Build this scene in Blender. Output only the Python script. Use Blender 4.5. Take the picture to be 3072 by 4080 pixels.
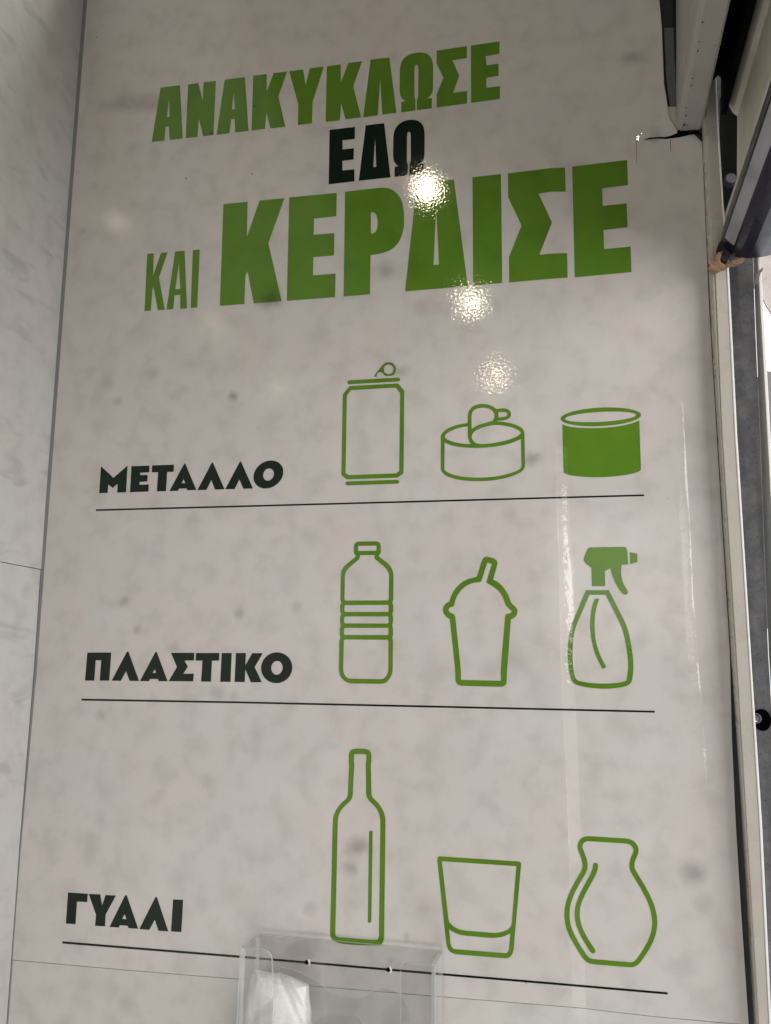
import bpy, bmesh, math, random
from mathutils import Vector, Matrix, noise
from mathutils.geometry import tessellate_polygon
random.seed(7)
S = bpy.context.scene
C = S.collection
for o in list(bpy.data.objects):
    bpy.data.objects.remove(o)

# ------------------------------------------------------------------ camera
F = 3492.0                       # focal length in photo pixels (photo 3072 x 4080)
CX, CY = 1536.0, 2040.0
R = ((0.97739847, -0.01116937, 0.21111009),
     (-0.02677179, 0.98402413, 0.17601073),
     (-0.20970335, -0.17768442, 0.96148466))
DIST = 0.95
CAM = Vector((0.0, -DIST, 1.60))

def c2w(v):                      # image axes (right, down, forward) -> world
    a = [sum(R[i][j] * v[i] for i in range(3)) for j in range(3)]
    return Vector((a[0], a[2], -a[1]))

cd = bpy.data.cameras.new('camera')
cam = bpy.data.objects.new('camera', cd)
C.objects.link(cam)
cd.sensor_fit = 'VERTICAL'
cd.sensor_height = 24.0
cd.sensor_width = 24.0
cd.lens = 24.0 * F / 4080.0
cd.clip_start = 0.01
cd.clip_end = 200
ax, ay, az = c2w((1, 0, 0)), c2w((0, -1, 0)), c2w((0, 0, -1))
cam.matrix_world = Matrix(((ax.x, ay.x, az.x, CAM.x), (ax.y, ay.y, az.y, CAM.y), (ax.z, ay.z, az.z, CAM.z), (0, 0, 0, 1)))
S.camera = cam
S.cycles.transparent_max_bounces = 40

# ------------------------------------------------------------------ light
S.view_settings.view_transform = 'Standard'
S.view_settings.look = 'None'
S.view_settings.gamma = 1.0
S.view_settings.exposure = 0.0
S.view_settings.use_curve_mapping = False

W = bpy.data.worlds.new('World')
S.world = W
W.use_nodes = True
bg = W.node_tree.nodes['Background']
bg.inputs['Color'].default_value = (1.0, 0.97, 0.93, 1)
bg.inputs['Strength'].default_value = 0.07

def area(name, loc, target, sx, sy, power, color, shape='RECTANGLE'):
    l = bpy.data.lights.new(name, 'AREA')
    l.shape = shape
    l.size = sx
    if shape in ('RECTANGLE', 'ELLIPSE'):
        l.size_y = sy
    l.energy = power
    l.color = color
    o = bpy.data.objects.new(name, l)
    C.objects.link(o)
    o.location = loc
    o.rotation_euler = (Vector(target) - Vector(loc)).to_track_quat('-Z', 'Y').to_euler()
    return o

area('daylight_lamp', (-0.05, -1.05, 0.50), (-0.05, 0.0, 1.30), 0.9, 0.45, 8.0, (1.0, 0.965, 0.95))
area('doorway_lamp', (1.20, -0.95, 1.86), (-0.2, -0.4, 1.55), 1.5, 1.1, 27.5, (1.0, 0.975, 0.965))
area('outdoor_lamp', (3.2, 1.0, 3.6), (1.5, 3.4, 2.3), 2.0, 2.0, 260, (1.0, 0.98, 0.96))

# ------------------------------------------------------------------ helpers
def pt(u, v, y=0.0):             # photo measurement -> point of the plane Y = y
    d = c2w(((u - CX) / F, (v - CY) / F, 1.0))
    t = (y - CAM.y) / d.y
    return CAM + d * t

def ptx(u, v, x):                # photo measurement -> point of the plane X = x
    d = c2w(((u - CX) / F, (v - CY) / F, 1.0))
    t = (x - CAM.x) / d.x
    return CAM + d * t

def lerp(a, b, t):
    return a + (b - a) * t

def interp(tab, v):              # piecewise-linear table, extrapolating at the ends
    for (a, b) in zip(tab, tab[1:]):
        if v <= b[0] or b is tab[-1]:
            return lerp(a[1], b[1], (v - a[0]) / (b[0] - a[0]))

def tag(o, label=None, cat=None, group=None, kind=None):
    if label: o['label'] = label
    if cat: o['category'] = cat
    if group: o['group'] = group
    if kind: o['kind'] = kind
    return o

def empty(name, loc, label, cat):
    o = bpy.data.objects.new(name, None)
    o.empty_display_size = 0.02
    C.objects.link(o)
    o.location = loc
    return tag(o, label, cat)

def wloc(o):
    v = Vector((0, 0, 0))
    while o:
        v += o.location
        o = o.parent
    return v

def build(name, bm, m, parent=None, smooth=False, bevel=0.0):
    """bmesh in world coordinates -> one linked object whose origin sits at its base"""
    xs = [v.co for v in bm.verts]
    org = Vector((sum(c.x for c in xs) / len(xs), sum(c.y for c in xs) / len(xs), min(c.z for c in xs)))
    bmesh.ops.translate(bm, vec=-org, verts=bm.verts)
    me = bpy.data.meshes.new(name)
    bm.to_mesh(me)
    bm.free()
    me.materials.append(m)
    if smooth:
        for p in me.polygons:
            p.use_smooth = True
    o = bpy.data.objects.new(name, me)
    C.objects.link(o)
    if parent:
        o.parent = parent
        o.location = org - wloc(parent)
    else:
        o.location = org
    if bevel:
        b = o.modifiers.new('bevel', 'BEVEL')
        b.width = bevel
        b.segments = 2
        b.limit_method = 'ANGLE'
        b.angle_limit = math.radians(40)
    return o

def round_curve(P, n=2):
    """cut only the gentle turns of a closed outline, so corners stay sharp"""
    for _ in range(n):
        out = []
        N = len(P)
        for i in range(N):
            a, b, c = Vector(P[i - 1]), Vector(P[i]), Vector(P[(i + 1) % N])
            e1, e2 = b - a, c - b
            if e1.length < 1e-6 or e2.length < 1e-6:
                continue
            ang = abs(e1.angle_signed(e2, 0)) if e1.length and e2.length else 0
            if math.radians(4) < ang < math.radians(46):
                k = 0.26 * min(e1.length, e2.length)
                out.append(tuple(b - e1.normalized() * k))
                out.append(tuple(b + e2.normalized() * k))
            else:
                out.append(tuple(b))
        P = out
    return P

def src(poly, org, s):
    return [(org[0] + x / s, org[1] + y / s) for x, y in poly]

def ell(c, u, v, n=56):
    return [(c[0] + u[0] * math.cos(t) + v[0] * math.sin(t), c[1] + u[1] * math.cos(t) + v[1] * math.sin(t))
            for t in [2 * math.pi * i / n for i in range(n)]]

def fill(bm, loops, y=0.0, thick=0.0):
    """loops (photo px; first is the outline, the rest are holes) -> face on plane Y=y, or a slab going back"""
    L3 = [[pt(u, v, y) for u, v in l] for l in loops]
    L2 = [[Vector((p.x, p.z, 0)) for p in l] for l in L3]
    tris = tessellate_polygon(L2)
    flat = [p for l in L3 for p in l]
    vs = [bm.verts.new(p) for p in flat]
    for t in tris:
        try:
            bm.faces.new([vs[i] for i in t])
        except ValueError:
            pass
    if thick:
        vb = [bm.verts.new(p + Vector((0, thick, 0))) for p in flat]
        for t in tris:
            try:
                bm.faces.new([vb[i] for i in reversed(t)])
            except ValueError:
                pass
        k = 0
        for l in L3:
            n = len(l)
            for i in range(n):
                a, b = k + i, k + (i + 1) % n
                bm.faces.new((vs[a], vs[b], vb[b], vb[a]))
            k += n
    bmesh.ops.recalc_face_normals(bm, faces=bm.faces)
    if not thick:
        for f in bm.faces:
            if f.normal.y > 0:
                f.normal_flip()
    return bm

def ribbon(line, hw, closed=False, caps=True):
    """stroke around a polyline as one outline (or outline + hole when closed)"""
    P = [Vector(p) for p in line]
    N = len(P)
    Lf, Rt = [], []
    for i in range(N):
        a = P[i - 1] if (closed or i > 0) else None
        c = P[(i + 1) % N] if (closed or i < N - 1) else None
        d1 = (P[i] - a).normalized() if a else None
        d2 = (c - P[i]).normalized() if c else None
        if d1 is None: d1 = d2
        if d2 is None: d2 = d1
        t = (d1 + d2).normalized()
        nrm = Vector((-t.y, t.x))
        k = hw / max(0.5, nrm.dot(Vector((-d1.y, d1.x))))
        Lf.append(tuple(P[i] + nrm * k))
        Rt.append(tuple(P[i] - nrm * k))
    if closed:
        A = [sum((L[i][0] * L[(i + 1) % N][1] - L[(i + 1) % N][0] * L[i][1]) for i in range(N)) for L in (Lf, Rt)]
        return [Lf, Rt] if abs(A[0]) > abs(A[1]) else [Rt, Lf]
    out = list(Lf)
    def cap(c, frm):
        a0 = math.atan2(frm[1] - c.y, frm[0] - c.x)
        return [(c.x + hw * math.cos(a0 - math.pi * k / 8), c.y + hw * math.sin(a0 - math.pi * k / 8)) for k in range(1, 8)]
    if caps: out += cap(P[-1], Lf[-1])
    out += list(reversed(Rt))
    if caps: out += cap(P[0], Rt[0])
    return [out]

def box(bm, x0, x1, y0, y1, z0, z1):
    v = [bm.verts.new((x, y, z)) for x in (x0, x1) for y in (y0, y1) for z in (z0, z1)]
    for f in ((0, 1, 3, 2), (4, 6, 7, 5), (0, 4, 5, 1), (2, 3, 7, 6), (0, 2, 6, 4), (1, 5, 7, 3)):
        bm.faces.new([v[i] for i in f])
    bmesh.ops.recalc_face_normals(bm, faces=bm.faces)

def prism_y(prof, y0, y1, m_rows=1):
    """profile of (x, z) pairs extruded along Y"""
    bm = bmesh.new()
    n = len(prof)
    rows = []
    for k in range(m_rows + 1):
        y = lerp(y0, y1, k / m_rows)
        rows.append([bm.verts.new((x, y, z)) for x, z in prof])
    for a, b in zip(rows, rows[1:]):
        for i in range(n):
            bm.faces.new((a[i], a[(i + 1) % n], b[(i + 1) % n], b[i]))
    bm.faces.new(rows[0])
    bm.faces.new(list(reversed(rows[-1])))
    bmesh.ops.recalc_face_normals(bm, faces=bm.faces)
    return bm

def loft(rows, closed=True):
    """rows of 3-D points (same count) joined into a tube of quads with end caps"""
    bm = bmesh.new()
    V = [[bm.verts.new(p) for p in r] for r in rows]
    n = len(rows[0])
    for a, b in zip(V, V[1:]):
        for i in range(n if closed else n - 1):
            bm.faces.new((a[i], a[(i + 1) % n], b[(i + 1) % n], b[i]))
    if closed:
        bm.faces.new(V[0])
        bm.faces.new(list(reversed(V[-1])))
    bmesh.ops.recalc_face_normals(bm, faces=bm.faces)
    return bm

# ------------------------------------------------------------------ materials
class NT:
    def __init__(s, name):
        s.m = bpy.data.materials.new(name)
        s.m.use_nodes = True
        s.t = s.m.node_tree
        s.t.nodes.clear()
        s.out = s.t.nodes.new('ShaderNodeOutputMaterial')
        s.pos = s.n('ShaderNodeNewGeometry').outputs['Position']
    def n(s, typ, **kw):
        nd = s.t.nodes.new(typ)
        for k, v in kw.items():
            setattr(nd, k, v)
        return nd
    def set(s, sock, v):
        if isinstance(v, bpy.types.NodeSocket):
            s.t.links.new(v, sock)
        elif isinstance(v, (tuple, list)) and len(v) == 3 and sock.type == 'RGBA':
            sock.default_value = (*v, 1)
        else:
            sock.default_value = v
    def math(s, op, a, b=0.0, clamp=False):
        nd = s.n('ShaderNodeMath', operation=op, use_clamp=clamp)
        s.set(nd.inputs[0], a); s.set(nd.inputs[1], b)
        return nd.outputs[0]
    def mix(s, f, a, b, blend='MIX'):
        nd = s.n('ShaderNodeMix', data_type='RGBA', blend_type=blend)
        s.set(nd.inputs[0], f); s.set(nd.inputs[6], a); s.set(nd.inputs[7], b)
        return nd.outputs[2]
    def scaled(s, vec, off=(0, 0, 0), rot=(0, 0, 0)):
        nd = s.n('ShaderNodeMapping')
        s.t.links.new(s.pos, nd.inputs[0])
        nd.inputs['Scale'].default_value = vec
        nd.inputs['Location'].default_value = off
        nd.inputs['Rotation'].default_value = rot
        return nd.outputs[0]
    def noise(s, scale, detail=3, rough=0.5, vec=None, dist=0.0):
        nd = s.n('ShaderNodeTexNoise')
        s.t.links.new(vec if vec is not None else s.pos, nd.inputs['Vector'])
        nd.inputs['Scale'].default_value = scale
        nd.inputs['Detail'].default_value = detail
        nd.inputs['Roughness'].default_value = rough
        nd.inputs['Distortion'].default_value = dist
        return nd.outputs[0]
    def voro(s, scale, vec=None, rnd=1.0):
        nd = s.n('ShaderNodeTexVoronoi')
        s.t.links.new(vec if vec is not None else s.pos, nd.inputs['Vector'])
        nd.inputs['Scale'].default_value = scale
        nd.inputs['Randomness'].default_value = rnd
        return nd.outputs['Distance']
    def rng(s, v, a, b, c=0.0, d=1.0, smooth=True):
        nd = s.n('ShaderNodeMapRange')
        nd.interpolation_type = 'SMOOTHSTEP' if smooth else 'LINEAR'
        s.set(nd.inputs[0], v)
        for i, k in enumerate((a, b, c, d)):
            nd.inputs[i + 1].default_value = k
        return nd.outputs[0]
    def spot(s, p, r, stretch=1.0):
        a = s.n('ShaderNodeVectorMath', operation='SUBTRACT')
        s.t.links.new(s.pos, a.inputs[0]); a.inputs[1].default_value = p
        q = s.n('ShaderNodeVectorMath', operation='MULTIPLY')
        s.t.links.new(a.outputs[0], q.inputs[0]); q.inputs[1].default_value = (1 / stretch, 0.2, 1)
        w = s.n('ShaderNodeVectorMath', operation='ADD')
        nz = s.n('ShaderNodeTexNoise'); s.t.links.new(s.pos, nz.inputs['Vector']); nz.inputs['Scale'].default_value = 0.7 / r
        sc = s.n('ShaderNodeVectorMath', operation='SCALE'); sb = s.n('ShaderNodeVectorMath', operation='SUBTRACT')
        s.t.links.new(nz.outputs['Color'], sb.inputs[0]); sb.inputs[1].default_value = (0.5, 0.5, 0.5)
        s.t.links.new(sb.outputs[0], sc.inputs[0]); sc.inputs['Scale'].default_value = r * 1.1
        s.t.links.new(q.outputs[0], w.inputs[0]); s.t.links.new(sc.outputs[0], w.inputs[1])
        l = s.n('ShaderNodeVectorMath', operation='LENGTH'); s.t.links.new(w.outputs[0], l.inputs[0])
        return s.rng(l.outputs['Value'], r * 1.75, r * 0.0)
    def bump(s, h, strength, dist, normal=None):
        nd = s.n('ShaderNodeBump')
        s.set(nd.inputs['Height'], h)
        nd.inputs['Strength'].default_value = strength
        nd.inputs['Distance'].default_value = dist
        if normal is not None: s.t.links.new(normal, nd.inputs['Normal'])
        return nd.outputs[0]
    def principled(s, color, rough, metal=0.0, normal=None, spec=0.5):
        b = s.n('ShaderNodeBsdfPrincipled')
        s.set(b.inputs['Base Color'], color)
        s.set(b.inputs['Roughness'], rough)
        b.inputs['Metallic'].default_value = metal
        b.inputs['Specular IOR Level'].default_value = spec
        if normal is not None: s.t.links.new(normal, b.inputs['Normal'])
        s.t.links.new(b.outputs[0], s.out.inputs[0])
        return b

def peel(t, k=1.0):              # the orange-peel skin of the laminated print
    return t.bump(t.noise(340, 1, 0.4), 1.0, 0.000068 * k)

SPOTS = [  # photo position, radius px, strength, stretch
    (2520, 230, 34, .50, 1.5), (928, 1580, 22, .60, 1.0), (1597, 1480, 26, .38, 1.3), (2118, 1828, 26, .55, 1.4),
    (1075, 1195, 40, .75, 1.3), (1530, 1082, 36, .45, 1.0), (1426, 3375, 34, .55, 1.4), (1395, 3460, 30, .42, 1.0),
    (2760, 3475, 40, .55, 1.0), (498, 2395, 22, .38, 1.2), (546, 2508, 20, .42, 1.0), (955, 2445, 22, .38, 1.2),
    (868, 2765, 26, .34, 1.2), (1235, 3622, 26, .28, 1.0), (1620, 3735, 16, .32, .7), (400, 2850, 20, .34, 1.2),
    (580, 410, 46, .40, 2.4), (470, 415, 40, .34, 2.2), (330, 920, 18, .30, 1.0), (470, 1600, 20, .32, 1.0),
    (690, 2580, 26, .32, 1.2), (930, 2770, 20, .26, 1.0), (2300, 680, 60, .24, 1.2), (2340, 780, 46, .22, 1.4),
    (1690, 3620, 40, .20, 1.0), (360, 3360, 40, .22, 1.0), (2050, 2620, 40, .22, 1.3), (1960, 2670, 34, .22, 1.2),
    (760, 1450, 40, .18, 1.4), (1180, 2420, 24, .26, 1.0), (760, 2070, 24, .24, 1.3), (1240, 2140, 34, .20, 1.4)]

def marble(name, warm, cool, dark, streak=0.0, spots=(), seed=0.0):
    t = NT(name)
    off = (seed, seed * 1.7, seed * 0.6)
    p = t.scaled((1, 1, 1), off)
    p2 = t.scaled((1.0, 1.0, 1.0), (off[0] + 3.1, off[1], off[2] + 5.3))
    tint = t.rng(t.noise(7.0, 3, .55, p), .38, .62)
    c = t.mix(tint, warm, cool)
    pink = t.rng(t.noise(16, 2, .5, p2), .58, .74)
    c = t.mix(t.math('MULTIPLY', pink, .38), c, (warm[0] * 1.02, warm[1] * .93, warm[2] * .94))
    cloud = t.rng(t.noise(36, 3, .5, p, .12), .42, .72)
    c = t.mix(t.math('MULTIPLY', cloud, .44), c, dark)
    lightc = t.rng(t.noise(15, 2, .45, p2, .1), .50, .72)
    c = t.mix(t.math('MULTIPLY', lightc, .24), c, tuple(min(.8, k * 1.17) for k in cool))
    fine = t.rng(t.noise(75, 3, .6, p), .52, .75)
    c = t.mix(t.math('MULTIPLY', fine, .08), c, dark)
    grain = t.rng(t.noise(420, 2, .6, p), .35, .65)
    c = t.mix(t.math('MULTIPLY', grain, .07), c, dark)
    vd = t.voro(17, p2)
    vs = t.math('MULTIPLY', t.rng(vd, .26, .02), t.rng(t.noise(9, 1, .5, p), .5, .62))
    c = t.mix(t.math('MULTIPLY', vs, .26), c, tuple(k * .6 for k in dark))
    if streak:
        sv = t.scaled((1, 9, 26), off, (math.radians(-38), 0, 0))
        st = t.rng(t.noise(1.6, 2, .5, sv, .8), .54, .80)
        c = t.mix(t.math('MULTIPLY', st, streak), c, tuple(k * .55 for k in dark))
    for (u, v, r, k, stx) in spots:
        f = t.spot(pt(u, v, 0), r * DIST / F, stx)
        c = t.mix(t.math('MULTIPLY', f, k * .9), c, (.15, .12, .12))
    # scattered specks of dirt
    sp = t.rng(t.voro(9, p), .014, .006)
    c = t.mix(t.math('MULTIPLY', sp, .55), c, (.05, .04, .035))
    t.principled(c, .055, normal=peel(t, .35 if streak else 1.0), spec=.42)
    return t.m

def ink(name, col, k=.16):
    t = NT(name)
    f = t.rng(t.noise(24, 4, .55, t.scaled((1, 1, 1))), .42, .72)
    c = t.mix(t.math('MULTIPLY', f, .45), col, tuple(x * .62 for x in col))
    f2 = t.rng(t.noise(9, 2, .5), .4, .65)
    c = t.mix(t.math('MULTIPLY', f2, .3), c, (col[0] * 1.25, col[1] * 1.06, col[2] * .9))
    f = t.spot(pt(1080, 1188, 0), 36 * DIST / F, 1.1)
    c = t.mix(t.math('MULTIPLY', f, .6), c, tuple(x * .3 for x in col))
    t.principled(c, .055, normal=peel(t), spec=.42)
    return t.m

def paint(name, col, rough=.38, dirt=.25, speck=0.0, bump=.0002, metal=0.0, spec=.5, scale=1.0):
    t = NT(name)
    f = t.rng(t.noise(14 * scale, 4, .6), .45, .75)
    c = t.mix(t.math('MULTIPLY', f, dirt), col, tuple(x * .6 for x in col))
    f = t.rng(t.noise(90 * scale, 3, .6), .55, .8)
    c = t.mix(t.math('MULTIPLY', f, dirt * .6), c, tuple(x * .5 for x in col))
    if speck:
        s = t.math('MULTIPLY', t.rng(t.voro(60), .10, .04), t.rng(t.noise(12, 1), .5, .56))
        c = t.mix(t.math('MULTIPLY', s, speck), c, (.02, .018, .015))
    r = t.rng(t.noise(40 * scale, 3), .3, .7, rough * .8, rough * 1.25)
    t.principled(c, r, metal=metal, normal=t.bump(t.noise(260, 2), 1.0, bump), spec=spec)
    return t.m

M = {}
M['marble'] = marble('printed_marble', (.566, .530, .503), (.548, .537, .511), (.40, .382, .360), spots=SPOTS)
M['marble_low'] = marble('printed_marble_lower', (.55, .53, .49), (.54, .55, .52), (.38, .38, .35), seed=4.0)
M['marble_side'] = marble('printed_marble_side', (.56, .545, .52), (.55, .555, .53), (.41, .405, .385), streak=.34, seed=9.0)
M['green'] = ink('green_ink', (.095, .210, .018))
M['dark_green'] = ink('dark_green_ink', (.0035, .0125, .0065))
M['frame'] = paint('beige_frame_paint', (.44, .41, .36), .30, .18, bump=.00025)
M['white_edge'] = paint('white_edge_paint', (.78, .77, .74), .4, .15)
M['beam'] = paint('beam_paint', (.37, .355, .325), .42, .25)
M['beige'] = paint('housing_paint', (.48, .45, .385), .45, .35)
M['strip'] = paint('strip_paint', (.52, .50, .45), .42, .3)
M['black'] = paint('dark_void', (.003, .003, .0035), .9, .2, spec=.05)
M['dark_wood'] = paint('dark_backing', (.05, .05, .052), .7, .3)
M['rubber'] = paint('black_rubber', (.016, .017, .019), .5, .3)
M['greystrip'] = paint('grey_strip', (.11, .11, .115), .45, .9)
M['alu'] = paint('grey_trim', (.20, .205, .20), .45, .25)
M['shutter'] = paint('dark_gloss_plastic', (.012, .011, .024), .26, .3, bump=.00008, spec=.2)
M['bevel_sheen'] = paint('bevel_sheen_grey', (.30, .30, .33), .4, .8, bump=.0003)  # paler grey carrying the light reflected by the bar's bevel

def galvanised():
    t = NT('galvanised_steel')
    f = t.rng(t.noise(55, 5, .7), .35, .7)
    c = t.mix(f, (.33, .335, .36), (.52, .525, .54))
    st = t.rng(t.noise(6, 4, .6, t.scaled((14, 14, 1))), .45, .75)
    c = t.mix(t.math('MULTIPLY', st, .45), c, (.13, .13, .14))
    d = t.rng(t.voro(160), .22, .05)
    c = t.mix(t.math('MULTIPLY', d, .55), c, (.06, .06, .065))
    t.principled(c, .5, metal=.35, normal=t.bump(t.noise(300, 2), 1.0, .0002))
    return t.m
M['galv'] = galvanised()
M['flange'] = paint('lit_flange_grey', (.42, .43, .42), .5, .3)  # lighter than the web: the light falling on this side is in the colour

def film(name, tint, gloss_rough, k, bump=0.0, bscale=120, add=False):
    """clear plastic: see-through sheet with a Fresnel gloss"""
    t = NT(name)
    nrm = t.bump(t.math('ADD', t.noise(bscale, 3, .55), t.math('MULTIPLY', t.noise(bscale * .22, 2), 2.0)), 1.0, bump) if bump else None
    tr = t.n('ShaderNodeBsdfTransparent'); tr.inputs[0].default_value = (*tint, 1)
    gl = t.n('ShaderNodeBsdfGlossy'); gl.inputs['Color'].default_value = (1, 1, 1, 1); gl.inputs['Roughness'].default_value = gloss_rough
    lw = t.n('ShaderNodeLayerWeight')
    if nrm is not None:
        t.t.links.new(nrm, gl.inputs['Normal']); t.t.links.new(nrm, lw.inputs['Normal'])
    fz = t.math('ADD', t.math('MULTIPLY', t.math('POWER', lw.outputs['Facing'], 5.0), .9), .04)
    fac = t.math('MULTIPLY', fz, k, True)
    if add:                      # very thin film: its gloss lies on top of what shows through
        cc = t.n('ShaderNodeCombineColor')
        for i_ in range(3): t.t.links.new(fac, cc.inputs[i_])
        t.t.links.new(cc.outputs[0], gl.inputs['Color'])
        mx = t.n('ShaderNodeAddShader')
        t.t.links.new(tr.outputs[0], mx.inputs[0]); t.t.links.new(gl.outputs[0], mx.inputs[1])
    else:
        mx = t.n('ShaderNodeMixShader')
        t.t.links.new(fac, mx.inputs[0])
        t.t.links.new(tr.outputs[0], mx.inputs[1]); t.t.links.new(gl.outputs[0], mx.inputs[2])
    t.t.links.new(mx.outputs[0], t.out.inputs[0])
    return t.m
M['tape'] = film('clear_tape', (.985, .98, .98), .07, 4.2, .00026, 150, True)
M['tape_thin'] = film('clear_tape_matt', (.985, .98, .98), .16, 1.6, .0003, 150, True)
M['acrylic'] = film('clear_acrylic', (.990, .992, .991), .05, 1.2)

def edge_plastic():
    t = NT('acrylic_edge')
    tr = t.n('ShaderNodeBsdfTransparent'); tr.inputs[0].default_value = (.80, .815, .81, 1)
    df = t.n('ShaderNodeBsdfPrincipled'); df.inputs['Base Color'].default_value = (.66, .67, .665, 1); df.inputs['Roughness'].default_value = .15
    mx = t.n('ShaderNodeMixShader'); mx.inputs[0].default_value = .66
    t.t.links.new(tr.outputs[0], mx.inputs[1]); t.t.links.new(df.outputs[0], mx.inputs[2])
    t.t.links.new(mx.outputs[0], t.out.inputs[0])
    return t.m
M['edge'] = edge_plastic()

def tissue_mat():
    t = NT('white_tissue_paper')
    c = t.mix(t.rng(t.noise(30, 3), .4, .7), (.80, .795, .78), (.74, .735, .72))
    h = t.math('ADD', t.voro(900), t.math('MULTIPLY', t.noise(160, 4, .6), 1.2))
    b = t.principled(c, .9, normal=t.bump(h, .8, .0007), spec=.1)
    b.inputs['Subsurface Weight'].default_value = .15
    b.inputs['Subsurface Radius'].default_value = (.004, .004, .004)
    return t.m
M['tissue'] = tissue_mat()

def foam_mat():
    t = NT('torn_brown_foam')
    f = t.rng(t.noise(120, 5, .65), .35, .7)
    c = t.mix(f, (.34, .215, .13), (.17, .10, .06))
    c = t.mix(t.rng(t.noise(420, 3), .55, .7), c, (.47, .34, .24))
    t.principled(c, .9, normal=t.bump(t.noise(330, 5, .7), 1.0, .002), spec=.1)
    return t.m
M['foam'] = foam_mat()
M['leaf'] = paint('dried_leaf', (.16, .12, .11), .8, .5, scale=4)
M['chrome'] = paint('bright_bolt', (.72, .72, .72), .22, .1, metal=.9)
M['nylon'] = paint('white_nylon', (.72, .72, .70), .3, .1)
M['plaster'] = paint('pale_plaster', (.46, .41, .395), .9, .8, bump=.004, scale=.5)
M['stone'] = paint('grey_stone', (.19, .185, .185), .9, .9, bump=.004, scale=.6)

def sky_mat():
    t = NT('overcast_sky')
    e = t.n('ShaderNodeEmission')
    t.set(e.inputs[0], t.mix(t.rng(t.noise(.4, 3), .3, .7), (.93, .96, 1.0), (1, 1, 1)))
    e.inputs[1].default_value = 2.2
    t.t.links.new(e.outputs[0], t.out.inputs[0])
    return t.m
M['sky'] = sky_mat()

# ------------------------------------------------------------------ setting: sky and outdoor walls
bm = bmesh.new()
vs = [bm.verts.new(p) for p in ((-2, 14, -6), (14, 9, -6), (14, 9, 14), (-2, 14, 14))]
bm.faces.new(vs)
tag(build('sky', bm, M['sky']), kind='structure')

bm = bmesh.new()
fill(bm, [[(2960, 800), (3330, 800), (3330, 1560), (3140, 1385), (3069, 1243), (3052, 1216), (3040, 1192), (2960, 1080)]], 3.0, .012)
tag(build('plaster_eave', bm, M['plaster']), 'pale pinkish grey rough plaster seen outside past the frame, under the dark bar', 'plaster wall')
bm = bmesh.new()
fill(bm, [[(3020, 1500), (3050, 1470), (3066, 1482), (3090, 1455), (3330, 1470), (3330, 2500), (3020, 2500)]], 3.4, .12)
tag(build('stone_wall', bm, M['stone']), 'grey mottled wall outside, lower down at the right photo edge', 'stone wall')

# ------------------------------------------------------------------ printed wall panel
SEAM = [(0, 3820), (50, 3825), (500, 3865), (955, 3902), (1236, 3928), (1850, 3979), (2300, 4015), (2600, 4050), (3060, 4090)]
LEFT = [(-300, 372), (0, 347), (540, 305), (1085, 264), (2000, 196), (2658, 147), (3411, 80), (3834, 49), (4080, 31), (4500, 0)]
RIGHT = [(565, 2797), (1200, 2824), (1723, 2855), (2600, 2908), (2935, 2916), (3270, 2931), (3604, 2951), (4080, 2985), (4500, 3020)]
panel = empty('printed_wall_panel', pt(1550, 4300), 'large marble-look wall panel printed with green recycling words and container pictograms', 'wall panel')

def seam_v(u):
    return interp(SEAM, u)
up = [(interp(LEFT, v), v) for v in (-300, 0, 540, 1085, 1500, 2000, 2658, 3000, 3411, 3700)]
up += [(u, v - 1) for u, v in SEAM[1:8]] + [(2983, 4083)]
up += [(interp(RIGHT, v), v) for v in (3604, 3270, 2935, 2600, 2200, 1723, 1200, 800, 566)]
up += [(2760, 530), (2700, 532), (2686, 500), (2664, 470), (2660, 424), (2645, 330), (2637, 110), (2627, 0), (2616, -300)]
bm = bmesh.new()
fill(bm, [up], 0.0, .0015)
build('upper_sheet', bm, M['marble'], panel)
lo = [(u, v + 1) for u, v in SEAM[1:8]] + [(2984, 4086), (2990, 4500), (0, 4500), (30, 4080)]
bm = bmesh.new()
fill(bm, [lo], 0.0006, .0012)
build('lower_sheet', bm, M['marble_low'], panel)

PRINT_Y = -0.0003
def printed(name, shapes, m, label=None):
    """shapes: list of (loops, crop origin, crop scale, smooth?)"""
    bm = bmesh.new()
    for loops, org, s, sm in shapes:
        L = [src(l, org, s) for l in loops]
        if sm: L = [round_curve(l) for l in L]
        fill(bm, L, PRINT_Y)
    o = build(name, bm, m, panel)
    if label: o['label'] = label
    return o

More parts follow.
